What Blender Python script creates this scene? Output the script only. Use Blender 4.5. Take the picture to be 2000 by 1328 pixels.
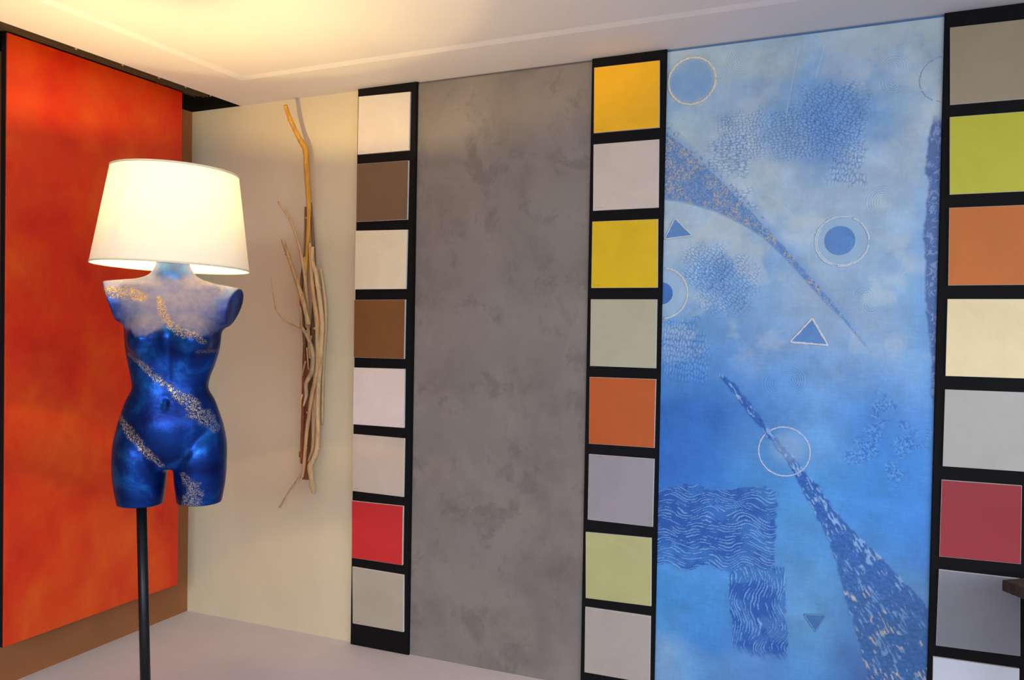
import bpy, bmesh, math, random
import numpy as np
from mathutils import Vector, Matrix

# ---------------------------------------------------------------- clear
for o in list(bpy.data.objects):
    bpy.data.objects.remove(o, do_unlink=True)
S = bpy.context.scene
COL = S.collection

# ---------------------------------------------------------------- camera
cam_data = bpy.data.cameras.new('camera')
cam = bpy.data.objects.new('camera', cam_data)
COL.objects.link(cam)
S.camera = cam
cam_data.sensor_width = 36.0
cam_data.lens = 1680.0 / 2000.0 * 36.0
cam_data.clip_start = 0.05
YAW, PITCH, ROLL = -0.40176, -0.01888, 0.01725
_f = Vector((math.sin(YAW) * math.cos(PITCH), math.cos(YAW) * math.cos(PITCH), math.sin(PITCH)))
_r = Vector((math.cos(YAW), -math.sin(YAW), 0.0))
_u = _r.cross(_f)
_r2 = _r * math.cos(ROLL) + _u * math.sin(ROLL)
_u2 = -_r * math.sin(ROLL) + _u * math.cos(ROLL)
m = Matrix((( _r2.x, _u2.x, -_f.x, 3.1245), (_r2.y, _u2.y, -_f.y, -3.2872), (_r2.z, _u2.z, -_f.z, 1.4532), (0, 0, 0, 1)))
cam.matrix_world = m

# ---------------------------------------------------------------- light and exposure
S.view_settings.view_transform = 'Standard'
S.view_settings.look = 'None'
S.view_settings.exposure = 0.0
S.view_settings.gamma = 1.0
S.view_settings.use_curve_mapping = False

world = bpy.data.worlds.new('world')
S.world = world
world.use_nodes = True
wb = world.node_tree.nodes['Background']
wb.inputs['Color'].default_value = (0.74, 0.86, 1.0, 1)
wb.inputs['Strength'].default_value = 0.44

def window_light(name, loc, target, sx, sy, power, color):
    d = bpy.data.lights.new(name, 'AREA')
    d.shape = 'RECTANGLE'; d.size = sx; d.size_y = sy
    d.energy = power; d.color = color
    o = bpy.data.objects.new(name, d)
    COL.objects.link(o)
    o.location = loc
    o.rotation_euler = (Vector(target) - Vector(loc)).to_track_quat('-Z', 'Y').to_euler()
    return o
# high sky seen through the shop front behind the photographer; the ceiling edge hides it from the upper walls
window_light('shop_window_daylight', (4.6, -7.6, 3.10), (1.4, 0.0, 0.5), 5.0, 2.2, 560.0, (0.80, 0.89, 1.0))
window_light('side_window_daylight', (7.5, -4.2, 3.0), (1.2, -1.0, 0.8), 3.0, 2.0, 170.0, (0.80, 0.89, 1.0))

BULB_STRENGTH = 5000.0
BULB_COLOR = (1.0, 0.69, 0.27)
# ---------------------------------------------------------------- helpers
def lin(c):
    out = []
    for v in c[:3]:
        v = v / 255.0
        out.append(v / 12.92 if v <= 0.04045 else ((v + 0.055) / 1.055) ** 2.4)
    return tuple(out)

def sc(c, k):
    return tuple(min(1.0, v * k) for v in c)

def mesh_obj(name, verts, faces, mats, parent=None, origin=None, smooth=False, mat_idx=None):
    """world-space verts -> one object whose origin sits at `origin` (default: bbox centre)"""
    v = np.asarray(verts, dtype=np.float64).reshape(-1, 3)
    if origin is None:
        origin = (v.min(0) + v.max(0)) / 2
    origin = np.asarray(origin, dtype=np.float64)
    me = bpy.data.meshes.new(name)
    loc = v - origin
    if isinstance(faces, np.ndarray):
        n, k = faces.shape
        me.vertices.add(len(v)); me.vertices.foreach_set('co', loc.astype(np.float32).ravel())
        me.loops.add(n * k); me.loops.foreach_set('vertex_index', faces.astype(np.int32).ravel())
        me.polygons.add(n)
        me.polygons.foreach_set('loop_start', np.arange(0, n * k, k, dtype=np.int32))
        me.polygons.foreach_set('loop_total', np.full(n, k, dtype=np.int32))
        me.update(calc_edges=True)
    else:
        me.from_pydata([tuple(p) for p in loc], [], faces)
        me.update()
    if not isinstance(mats, (list, tuple)):
        mats = [mats]
    for mm in mats:
        me.materials.append(mm)
    if mat_idx is not None:
        me.polygons.foreach_set('material_index', np.asarray(mat_idx, dtype=np.int32))
    me.polygons.foreach_set('use_smooth', np.full(len(me.polygons), bool(smooth)))
    o = bpy.data.objects.new(name, me)
    COL.objects.link(o)
    if parent is not None:
        o.parent = parent
        pw = np.zeros(3); p = parent
        while p is not None:
            pw += np.array(p.location); p = p.parent
        o.location = tuple(origin - pw)
    else:
        o.location = tuple(origin)
    return o

def box(name, x0, x1, y0, y1, z0, z1, mat, parent=None, bevel=0.0, mat_fn=None):
    bm = bmesh.new()
    vs = [bm.verts.new((x, y, z)) for x in (x0, x1) for y in (y0, y1) for z in (z0, z1)]
    for f in ((0, 1, 3, 2), (4, 6, 7, 5), (0, 4, 5, 1), (2, 3, 7, 6), (0, 2, 6, 4), (1, 5, 7, 3)):
        bm.faces.new([vs[i] for i in f])
    bmesh.ops.recalc_face_normals(bm, faces=bm.faces)
    if bevel:
        bmesh.ops.bevel(bm, geom=list(bm.edges), offset=bevel, segments=2, affect='EDGES', profile=0.5)
    bm.verts.index_update()
    v = [tuple(q.co) for q in bm.verts]; f = [[q.index for q in fc.verts] for fc in bm.faces]
    bm.free()
    return mesh_obj(name, v, f, mat, parent)

def prism(name, poly, axis, a, b, mats, parent=None, bevel=0.0, side_slot=None):
    """poly: 2D points, extruded from a (back) to b (front) along axis 1 (y) or 2 (z)"""
    bm = bmesh.new()
    def P(p, t):
        return (p[0], t, p[1]) if axis == 1 else (p[0], p[1], t)
    n = len(poly)
    A = [bm.verts.new(P(p, a)) for p in poly]; B = [bm.verts.new(P(p, b)) for p in poly]
    bm.faces.new(A); ff = bm.faces.new(B)
    for i in range(n):
        bm.faces.new((A[i], A[(i + 1) % n], B[(i + 1) % n], B[i]))
    bmesh.ops.recalc_face_normals(bm, faces=bm.faces)
    if bevel:
        bmesh.ops.bevel(bm, geom=[e for e in ff.edges], offset=bevel, segments=1, affect='EDGES')
    bm.verts.index_update(); bm.normal_update()
    v = [tuple(q.co) for q in bm.verts]; f = [[q.index for q in fc.verts] for fc in bm.faces]
    idx = None
    if side_slot is not None:
        s = 1 if b > a else -1
        idx = [0 if abs(fc.normal[axis]) > 0.95 else side_slot for fc in bm.faces]
    bm.free()
    return mesh_obj(name, v, f, mats, parent, mat_idx=idx)

def lathe(name, prof, mat, parent=None, centre=(0, 0, 0), axis=(0, 0, 1), seg=64, closed=False):
    """prof: (r, h) list revolved about axis through centre"""
    ax = np.array(axis, float); ax /= np.linalg.norm(ax)
    u = np.cross(ax, (0, 1, 0)); u /= np.linalg.norm(u); w = np.cross(ax, u)
    c = np.array(centre, float)
    V = []; F = []
    for r, h in prof:
        for k in range(seg):
            t = 2 * math.pi * k / seg
            V.append(c + ax * h + r * (math.cos(t) * u + math.sin(t) * w))
    n = len(prof)
    for i in range(n if closed else n - 1):
        for k in range(seg):
            F.append((i * seg + k, i * seg + (k + 1) % seg, ((i + 1) % n) * seg + (k + 1) % seg, ((i + 1) % n) * seg + k))
    if not closed:
        if prof[0][0] > 1e-6 and prof[0][0] < 0.0: pass
    return mesh_obj(name, V, F, mat, parent, smooth=True)

def tube_mesh(pts, rad, seg=10, rough=0.0, rng=None, sub=6, closed=False):
    """smooth tapered tube with bumpy bark; returns verts, faces"""
    pts = np.array(pts, float); rad = np.array(rad, float)
    n = len(pts)
    if closed:
        C, R = pts, rad
    else:
        C = []; R = []
        ext = np.vstack([2 * pts[0] - pts[1], pts, 2 * pts[-1] - pts[-2]])
        for i in range(n - 1):
            p0, p1, p2, p3 = ext[i:i + 4]
            for j in range(sub):
                t = j / sub
                C.append(0.5 * (2 * p1 + (p2 - p0) * t + (2 * p0 - 5 * p1 + 4 * p2 - p3) * t * t + (3 * p1 - p0 - 3 * p2 + p3) * t ** 3))
                R.append(rad[i] * (1 - t) + rad[i + 1] * t)
        C.append(pts[-1]); R.append(rad[-1])
        C = np.array(C); R = np.array(R)
    m = len(C)
    if closed:
        T = np.roll(C, -1, 0) - np.roll(C, 1, 0)
    else:
        T = np.gradient(C, axis=0)
    T /= np.linalg.norm(T, axis=1)[:, None]
    ref = np.array([0.0, -1.0, 0.0])
    V = []; F = []
    for i in range(m):
        a = ref - T[i] * ref.dot(T[i]); a /= np.linalg.norm(a); b = np.cross(T[i], a)
        for k in range(seg):
            th = 2 * math.pi * k / seg
            rr = R[i] * (1 + (rough * rng.uniform(-1, 1) if rough else 0))
            V.append(C[i] + rr * (math.cos(th) * a + math.sin(th) * b))
    for i in range(m if closed else m - 1):
        for k in range(seg):
            i2 = (i + 1) % m
            F.append((i * seg + k, i * seg + (k + 1) % seg, i2 * seg + (k + 1) % seg, i2 * seg + k))
    if not closed:
        F.append(tuple(range(seg))[::-1]); F.append(tuple((m - 1) * seg + k for k in range(seg)))
    return V, F

def thing(name, label, cat, loc):
    o = bpy.data.objects.new(name, None)
    o.empty_display_size = 0.1
    COL.objects.link(o); o.location = loc
    o['label'] = label; o['category'] = cat
    return o

def structure(o):
    o['kind'] = 'structure'; return o

# ---------------------------------------------------------------- numpy noise
_rs = np.random.RandomState(7)
_TAB = _rs.rand(256, 256)
def vnoise(x, y, s=0):
    x = x + s * 17.31; y = y + s * 9.77
    xi = np.floor(x).astype(int); yi = np.floor(y).astype(int)
    fx = x - xi; fy = y - yi
    fx = fx * fx * (3 - 2 * fx); fy = fy * fy * (3 - 2 * fy)
    g = lambda a, b: _TAB[a & 255, b & 255]
    return (g(xi, yi) * (1 - fx) + g(xi + 1, yi) * fx) * (1 - fy) + (g(xi, yi + 1) * (1 - fx) + g(xi + 1, yi + 1) * fx) * fy
def fbm(x, y, s=0, octs=4):
    t = 0; a = 0.5; k = 1.0; n = 0
    for i in range(octs):
        t = t + a * vnoise(x * k, y * k, s + i); n += a
        a *= 0.5; k *= 2.03
    return t / n
def sstep(a, b, x):
    t = np.clip((x - a) / (b - a), 0, 1)
    return t * t * (3 - 2 * t)

# ---------------------------------------------------------------- materials
class NT:
    def __init__(self, name):
        self.m = bpy.data.materials.new(name); self.m.use_nodes = True
        self.t = self.m.node_tree; self.b = self.t.nodes['Principled BSDF']
        self.out = self.t.nodes['Material Output']
    def n(self, typ, **kw):
        nd = self.t.nodes.new(typ)
        for k, v in kw.items():
            setattr(nd, k, v)
        return nd
    def l(self, a, b):
        self.t.links.new(a, b)
    def coords(self, scale=(1, 1, 1), offset=0.0):
        tc = self.n('ShaderNodeTexCoord'); oi = self.n('ShaderNodeObjectInfo')
        mp = self.n('ShaderNodeMapping'); mp.inputs['Scale'].default_value = scale
        ad = self.n('ShaderNodeVectorMath', operation='ADD')
        self.l(tc.outputs['Object'], ad.inputs[0]); self.l(oi.outputs['Location'], ad.inputs[1])
        self.l(ad.outputs[0], mp.inputs['Vector'])
        mp.inputs['Location'].default_value = (offset, offset * 1.7, offset * 0.6)
        return mp.outputs['Vector']
    def noise(self, vec, scale, detail=4, rough=0.55, dist=0.0):
        nz = self.n('ShaderNodeTexNoise')
        nz.inputs['Scale'].default_value = scale; nz.inputs['Detail'].default_value = detail
        nz.inputs['Roughness'].default_value = rough; nz.inputs['Distortion'].default_value = dist
        self.l(vec, nz.inputs['Vector'])
        return nz.outputs['Fac']
    def ramp(self, fac, stops):
        r = self.n('ShaderNodeValToRGB')
        e = r.color_ramp.elements
        while len(e) < len(stops): e.new(0.5)
        for i, (p, c) in enumerate(stops):
            e[i].position = p; e[i].color = (*c, 1)
        self.l(fac, r.inputs['Fac'])
        return r.outputs['Color']
    def mix(self, fac, a, b, mode='MIX'):
        x = self.n('ShaderNodeMix', data_type='RGBA', blend_type=mode)
        for s, v in ((x.inputs[0], fac), (x.inputs[6], a), (x.inputs[7], b)):
            if hasattr(v, 'links'): self.l(v, s)
            elif isinstance(v, tuple): s.default_value = (*v, 1)
            else: s.default_value = v
        return x.outputs[2]
    def math(self, op, a, b=0.0, clamp=False):
        x = self.n('ShaderNodeMath', operation=op); x.use_clamp = clamp
        for s, v in ((x.inputs[0], a), (x.inputs[1], b)):
            if hasattr(v, 'links'): self.l(v, s)
            else: s.default_value = v
        return x.outputs[0]
    def bump(self, h, dist=0.002, strength=0.6):
        b = self.n('ShaderNodeBump'); b.inputs['Distance'].default_value = dist; b.inputs['Strength'].default_value = strength
        self.l(h, b.inputs['Height']); self.l(b.outputs['Normal'], self.b.inputs['Normal'])
    def set(self, **kw):
        for k, v in kw.items():
            s = self.b.inputs[k]
            if hasattr(v, 'links'): self.l(v, s)
            elif isinstance(v, tuple): s.default_value = (*v, 1)
            else: s.default_value = v
        return self

def plain(name, c, rough=0.6, metallic=0.0, var=0.06, spec=0.4, bump=0.0, scale=40):
    t = NT(name); vec = t.coords()
    nz = t.noise(vec, scale, 4)
    t.set(**{'Base Color': t.ramp(nz, [(0.3, sc(c, 1 - var)), (0.7, sc(c, 1 + var))]), 'Roughness': rough, 'Metallic': metallic, 'Specular IOR Level': spec})
    if bump: t.bump(nz, bump, 0.5)
    return t.m

def plaster(name, c, dark=0.85, light=1.1, scale=3.0, rough=0.6, spec=0.35, bump=0.0008, tint=None, dist=0.8, speck=0.04, stretch=(1, 1, 1)):
    """trowelled plaster: cloudy patches, faint strokes, fine grain"""
    t = NT(name); vec = t.coords(stretch)
    n1 = t.noise(vec, scale, 5, 0.6, dist)
    n2 = t.noise(vec, scale * 4.3, 6, 0.65, 0.4)
    n3 = t.noise(vec, 260, 2)
    c1 = t.ramp(n1, [(0.33, sc(c, dark)), (0.5, c), (0.68, sc(tint or c, light))])
    c2 = t.mix(t.ramp(n2, [(0.42, (0, 0, 0)), (0.62, (1, 1, 1))]), c1, t.mix(0.5, c1, sc(c, (dark + 1) / 2)))
    c3 = t.mix(t.math('MULTIPLY', n3, speck * 2), c2, sc(c, 0.6))
    t.set(**{'Base Color': c3, 'Roughness': rough, 'Specular IOR Level': spec})
    t.bump(t.math('ADD', n2, t.math('MULTIPLY', n3, 0.15)), bump, 0.5)
    return t.m

M_black_board = plain('black_board_paint', lin((15, 14, 16)), 0.7, var=0.05, scale=60, spec=0.12)
M_tile_edge = plain('raw_plaster_edge', lin((215, 212, 205)), 0.8)
M_black = plain('matt_black', lin((16, 12, 12)), 0.8, spec=0.2)
M_black_metal = plain('black_pole_metal', lin((16, 16, 22)), 0.4, 0.3, scale=80)
M_track = plain('dark_track_metal', lin((104, 92, 72)), 0.45, 0.5)
M_screw = plain('bright_screw_metal', lin((215, 205, 180)), 0.3, 0.7)
M_ceiling = plaster('white_ceiling_paint', lin((224, 222, 224)), 0.97, 1.02, 1.2, 0.85, 0.1, 0.0003, speck=0.01)
M_floor = plaster('pale_grey_floor', lin((202, 196, 202)), 0.93, 1.05, 1.6, 0.5, 0.3, 0.0004, speck=0.03)
M_cream = plaster('cream_lime_plaster', lin((208, 196, 166)), 0.93, 1.05, 1.5, 0.7, 0.25, 0.0006, stretch=(1, 1, 0.5), speck=0.03)
M_brown = plaster('brown_plaster', lin((150, 97, 60)), 0.9, 1.1, 3.0, 0.75, 0.2, 0.0006)
M_strip_blue = plain('blue_strip_paint', lin((78, 120, 168)), 0.6)
M_strip_grey = plain('grey_strip_paint', lin((96, 88, 90)), 0.7)

# ---------------------------------------------------------------- room shell
HC = lambda x: 2.4653 + 0.0193 * x          # the ceiling rises slightly to the right
XR, YF = 5.6, -5.6
structure(mesh_obj('floor', [(-0.1, 0.1, 0), (XR, 0.1, 0), (XR, YF, 0), (-0.1, YF, 0), (-0.1, 0.1, -0.08), (XR, 0.1, -0.08), (XR, YF, -0.08), (-0.1, YF, -0.08)],
    [(3, 2, 1, 0), (4, 5, 6, 7), (0, 1, 5, 4), (1, 2, 6, 5), (2, 3, 7, 6), (3, 0, 4, 7)], M_floor))
structure(mesh_obj('wall_back', [(-0.1, 0, 0), (XR, 0, 0), (XR, 0, HC(XR)), (-0.1, 0, HC(-0.1)), (-0.1, 0.1, 0), (XR, 0.1, 0), (XR, 0.1, HC(XR)), (-0.1, 0.1, HC(-0.1))],
    [(0, 1, 2, 3), (5, 4, 7, 6), (3, 2, 6, 7), (0, 4, 5, 1), (1, 5, 6, 2), (4, 0, 3, 7)], M_cream))
structure(box('wall_left', -0.1, 0.0, YF, 0.0, 0.0, 2.4653, M_brown))
# ceiling: flat border, sloped fillet, raised tray
def ceiling():
    xs = [0.30, 0.588, 0.625, XR]; V = []; F = []
    ys = [0.0, -0.330, -0.367, YF]
    up = {(2, 2), (2, 3), (3, 2), (3, 3)}
    for j, y in enumerate(ys):
        for i, x in enumerate(xs):
            V.append((x, y, HC(x) + (0.006 if (i, j) in up else 0.0)))
    for j in range(3):
        for i in range(3):
            F.append((j * 4 + i, j * 4 + i + 1, (j + 1) * 4 + i + 1, (j + 1) * 4 + i))
    n = len(V)
    b = [(0.30, 0.0), (XR, 0.0), (XR, YF), (0.30, YF)]
    for x, y in b: V.append((x, y, HC(x) + 0.09))
    F.append((n, n + 3, n + 2, n + 1))
    F += [(0, 4, 8, 12, n + 3, n), (12, 13, 14, 15, n + 2, n + 3), (15, 11, 7, 3, n + 1, n + 2), (3, 2, 1, 0, n, n + 1)]
    o = mesh_obj('ceiling', V, F, M_ceiling)
    bm = bmesh.new(); bm.from_mesh(o.data); bmesh.ops.recalc_face_normals(bm, faces=bm.faces); bm.to_mesh(o.data); bm.free()
    return structure(o)
ceiling()
# black slot for the sliding panels: an inverted trough above the left wall
def slot():
    x0, x1, y0, y1, z0, z1 = -0.1, 0.30, 0.1, YF, 2.466, 2.75
    V = []; F = []
    def q(a): 
        n = len(V); V.extend(a); F.append((n, n + 1, n + 2, n + 3))
    q([(0, 0, z0), (0, y1, z0), (0, y1, z1), (0, 0, z1)])
    q([(0, 0, z0), (0, 0, z1), (x1, 0, z1), (x1, 0, z0 + 0.006)])
    q([(0, 0, z1), (0, y1, z1), (x1, y1, z1), (x1, 0, z1)])
    q([(x1, 0, 2.473), (x1, 0, z1), (x1, y1, z1), (x1, y1, 2.473)])
    o = mesh_obj('trim_1', V, F, M_black)
    sm = o.modifiers.new('shell', 'SOLIDIFY'); sm.thickness = 0.004; sm.offset = 1.0
    return structure(o)
slot()

# ---------------------------------------------------------------- sliding panels and their track on the left wall
trk = thing('panel_track', 'dark metal sliding track in the black ceiling slot above the orange panel', 'track', (0.1, -1.6, 2.56))
for x, zr in ((0.085, 2.518), (0.142, 2.510)):
    V = []; F = []
    prof = [(-0.014, 0.0), (-0.014, 0.032), (0.014, 0.032), (0.014, 0.0), (0.009, 0.0), (0.009, 0.026), (-0.009, 0.026), (-0.009, 0.0)]
    for y in (-0.06, -3.6):
        for a, b in prof: V.append((x + a, y, zr + b))
    for i in range(8): F.append((i, (i + 1) % 8, 8 + (i + 1) % 8, 8 + i))
    F += [tuple(range(8))[::-1], tuple(range(8, 16))]
    r = mesh_obj('rail', V, F, M_track, trk)
    bm = bmesh.new(); bm.from_mesh(r.data); bmesh.ops.recalc_face_normals(bm, faces=bm.faces); bm.to_mesh(r.data); bm.free()
    for y in (-0.10, -0.26, -0.42, -0.62, -0.85):
        lathe('screw', [(0.0001, 0.0), (0.005, 0.0), (0.006, 0.003), (0.0001, 0.004)], M_screw, r, (x + 0.0145, y + 0.05 * (x > 0.1), zr + 0.010), (1, 0, 0), 10)

def orange_mat():
    t = NT('orange_red_plaster'); vec = t.coords((1, 1, 0.8))
    n1 = t.noise(vec, 4.0, 6, 0.62, 0.35); n2 = t.noise(vec, 13, 6, 0.65, 0.3); n3 = t.noise(vec, 2.2, 5, 0.6, 0.5)
    c1 = t.ramp(n1, [(0.34, lin((190, 28, 4))), (0.50, lin((206, 47, 3))), (0.70, lin((216, 80, 8)))])
    c2 = t.mix(t.ramp(n2, [(0.45, (0, 0, 0)), (0.75, (0.6, 0.6, 0.6))]), c1, lin((200, 36, 12)))
    c3 = t.mix(t.ramp(n3, [(0.45, (0, 0, 0)), (0.75, (0.35, 0.35, 0.35))]), c2, lin((216, 100, 30)))
    t.set(**{'Base Color': c3, 'Roughness': 0.45, 'Specular IOR Level': 0.4})
    t.bump(n2, 0.0008, 0.4)
    return t.m
M_orange = orange_mat()
sp = thing('sliding_panel', 'tall orange red plaster panel hanging in front of the brown left wall', 'panel', (0.09, -0.61, 0.19))
OY0, OY1 = -1.052, -0.168
box('panel_core', 0.070, 0.093, OY0, OY1, 0.19, 2.512, M_black, sp, 0.001)
box('plaster_face', 0.093, 0.100, OY0 + 0.001, OY1 - 0.001, 0.191, 2.511, M_orange, sp, 0.002)
for y in (-0.30, -0.92):
    h = box('hanger', 0.080, 0.090, y - 0.02, y + 0.02, 2.512, 2.524, M_track, sp)
    lathe('roller', [(0.0001, -0.004), (0.008, -0.004), (0.008, 0.004), (0.0001, 0.004)], M_screw, h, (0.085, y, 2.532), (1, 0, 0), 16)

# ---------------------------------------------------------------- sample boards with square plaster tiles
def board(label, x0, x1, tiles, marks):
    xc = (x0 + x1) / 2
    t = thing('sample_board', label, 'sample board', (xc, -0.014, 0.0))
    V = [(x, y, z) for x in (x0, x1) for y in (-0.0015, -0.028) for z in (0.0, HC(x) - 0.001)]
    bm = bmesh.new(); vs = [bm.verts.new(v) for v in V]
    for f in ((0, 1, 3, 2), (4, 6, 7, 5), (0, 4, 5, 1), (2, 3, 7, 6), (0, 2, 6, 4), (1, 5, 7, 3)):
        bm.faces.new([vs[i] for i in f])
    bmesh.ops.recalc_face_normals(bm, faces=bm.faces)
    bmesh.ops.bevel(bm, geom=[e for e in bm.edges if all(v.co.y < -0.02 for v in e.verts)], offset=0.003, segments=2, affect='EDGES')
    bm.verts.index_update()
    mesh_obj('backing_board', [tuple(v.co) for v in bm.verts], [[v.index for v in f.verts] for f in bm.faces], M_black_board, t); bm.free()
    for i, (quad, col, lab) in enumerate(tiles):
        c = lin(col)
        mt = plaster('tile_plaster', c, 0.93, 1.05, 5.0, 0.5, 0.35, 0.0006, speck=0.03)
        cyc = [quad[0], quad[1], quad[2], quad[3]]
        o = prism('sample_tile', cyc, 1, -0.028, -0.038, [mt, M_tile_edge], t, 0.0007, 1)
        o['label'] = lab
        if i in marks:
            bx, bz = quad[3]
            rng = random.Random(i); V = []; F = []
            for k in range(4):      # an illegible stamped smudge: four short worn strokes
                w = rng.uniform(0.004, 0.006); hgt = rng.uniform(0.004, 0.006); xx = bx + 0.008 + 0.008 * k; zz = bz + 0.009
                n = len(V)
                V += [(xx, -0.0383, zz), (xx + w, -0.0383, zz + 0.001), (xx + w * 0.9, -0.0383, zz + hgt), (xx + 0.001, -0.0383, zz + hgt * 0.8)]
                F.append((n, n + 1, n + 2, n + 3))
            mesh_obj('stamp_mark', V, F, plain('stamp_ink', sc(c, 0.72), 0.7), o)
    return t
B1 = [([(0.986,2.446),(1.247,2.445),(1.246,2.194),(0.985,2.191)], (214,204,190), 'pale beige sample tile'),
 ([(0.985,2.149),(1.244,2.150),(1.242,1.896),(0.984,1.894)], (112,88,66), 'taupe brown sample tile'),
 ([(0.980,1.854),(1.243,1.852),(1.240,1.596),(0.979,1.594)], (224,212,182), 'cream sample tile'),
 ([(0.978,1.547),(1.238,1.550),(1.237,1.293),(0.979,1.291)], (120,80,42), 'tobacco brown sample tile'),
 ([(0.980,1.246),(1.240,1.249),(1.241,0.993),(0.979,0.993)], (222,208,200), 'off white sample tile'),
 ([(0.980,0.949),(1.244,0.947),(1.243,0.692),(0.982,0.695)], (196,182,166), 'greyish beige sample tile'),
 ([(0.980,0.650),(1.243,0.652),(1.243,0.394),(0.984,0.395)], (196,44,46), 'bright red sample tile'),
 ([(0.987,0.354),(1.250,0.351),(1.253,0.102),(0.993,0.101)], (172,164,146), 'stone grey sample tile')]
B2 = [([(2.075,2.465),(2.335,2.467),(2.339,2.212),(2.078,2.209)], (248,186,24), 'egg yolk yellow sample tile'),
 ([(2.078,2.164),(2.339,2.167),(2.342,1.907),(2.081,1.904)], (206,192,180), 'pale pinkish grey sample tile'),
 ([(2.079,1.861),(2.341,1.863),(2.345,1.601),(2.080,1.600)], (222,184,8), 'mustard yellow sample tile'),
 ([(2.079,1.555),(2.344,1.556),(2.345,1.292),(2.081,1.292)], (178,174,148), 'sage grey sample tile'),
 ([(2.080,1.248),(2.346,1.250),(2.345,0.986),(2.082,0.984)], (186,88,34), 'burnt orange sample tile'),
 ([(2.083,0.942),(2.346,0.943),(2.345,0.681),(2.083,0.682)], (152,146,150), 'mid grey sample tile'),
 ([(2.076,0.631),(2.341,0.637),(2.345,0.374),(2.081,0.369)], (178,176,120), 'olive green sample tile'),
 ([(2.080,0.332),(2.344,0.334),(2.346,0.074),(2.082,0.072)], (172,160,152), 'warm grey sample tile')]
B3 = [([(3.325,2.474),(3.583,2.476),(3.587,2.218),(3.331,2.216)], (158,140,112), 'khaki brown sample tile'),
 ([(3.331,2.174),(3.588,2.176),(3.592,1.916),(3.337,1.914)], (190,184,42), 'lime green sample tile'),
 ([(3.337,1.869),(3.594,1.871),(3.596,1.610),(3.340,1.608)], (196,104,26), 'orange ochre sample tile'),
 ([(3.339,1.562),(3.595,1.563),(3.595,1.303),(3.339,1.302)], (238,216,166), 'pale yellow cream sample tile'),
 ([(3.339,1.256),(3.592,1.257),(3.590,0.997),(3.338,0.996)], (176,172,164), 'light stone grey sample tile'),
 ([(3.336,0.949),(3.572,0.950),(3.575,0.692),(3.335,0.688)], (150,42,50), 'dark red sample tile'),
 ([(3.335,0.643),(3.575,0.643),(3.581,0.388),(3.332,0.383)], (128,126,134), 'slate grey sample tile'),
 ([(3.324,0.343),(3.580,0.345),(3.584,0.088),(3.326,0.084)], (206,208,218), 'bluish white sample tile')]
board('black board of eight tiles with bright red one, between driftwood and grey panel', 0.975, 1.274, B1, (0, 5, 7))
board('black board with egg yolk yellow tile at the top, beside the blue mural', 2.062, 2.360, B2, (0, 1, 2))
board('black board with lime green tile, at right end beyond the blue mural', 3.308, 3.618, B3, ())

# ---------------------------------------------------------------- grey plaster panel
def grey_mat():
    t = NT('grey_cloud_plaster'); vec = t.coords((1, 1, 0.9))
    n1 = t.noise(vec, 2.8, 5, 0.62, 0.3); n2 = t.noise(vec, 6.0, 7, 0.70, 0.35); n3 = t.noise(vec, 300, 2)
    base = lin((126, 119, 114))
    c1 = t.ramp(n1, [(0.30, sc(base, 0.72)), (0.5, base), (0.7, sc(base, 1.18))])
    c2 = t.mix(t.ramp(n2, [(0.38, (0.62, 0.62, 0.62)), (0.47, (0, 0, 0))]), c1, sc(base, 0.66))
    c3 = t.mix(t.math('MULTIPLY', n3, 0.10), c2, sc(base, 0.5))
    t.set(**{'Base Color': c3, 'Roughness': 0.55, 'Specular IOR Level': 0.4})
    t.bump(t.math('ADD', n2, t.math('MULTIPLY', n3, 0.2)), 0.001, 0.5)
    return t.m
gp = thing('plaster_panel', 'tall mottled grey brown plaster panel between two black sample boards', 'panel', (1.668, -0.007, 0.0))
def slab(name, x0, x1, yf, z0, dz, mat, parent):
    V = [(x, y, z) for x in (x0, x1) for y in (-0.0015, yf) for z in (z0, HC(x) - dz)]
    return mesh_obj(name, V, [(0, 1, 3, 2), (4, 6, 7, 5), (0, 4, 5, 1), (2, 3, 7, 6), (0, 2, 6, 4), (1, 5, 7, 3)], mat, parent)
slab('plaster_face', 1.274, 2.062, -0.014, 0.0, 0.009, grey_mat(), gp)
def strip(x0, x1, mat, parent):
    V = [(x, y, z) for x in (x0, x1) for y in (-0.0015, -0.010) for z in (HC(x) - 0.009, HC(x) - 0.0005)]
    mesh_obj('top_strip', V, [(0, 1, 3, 2), (4, 6, 7, 5), (0, 4, 5, 1), (2, 3, 7, 6), (0, 2, 6, 4), (1, 5, 7, 3)], mat, parent)
strip(1.274, 2.062, M_strip_grey, gp)
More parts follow.
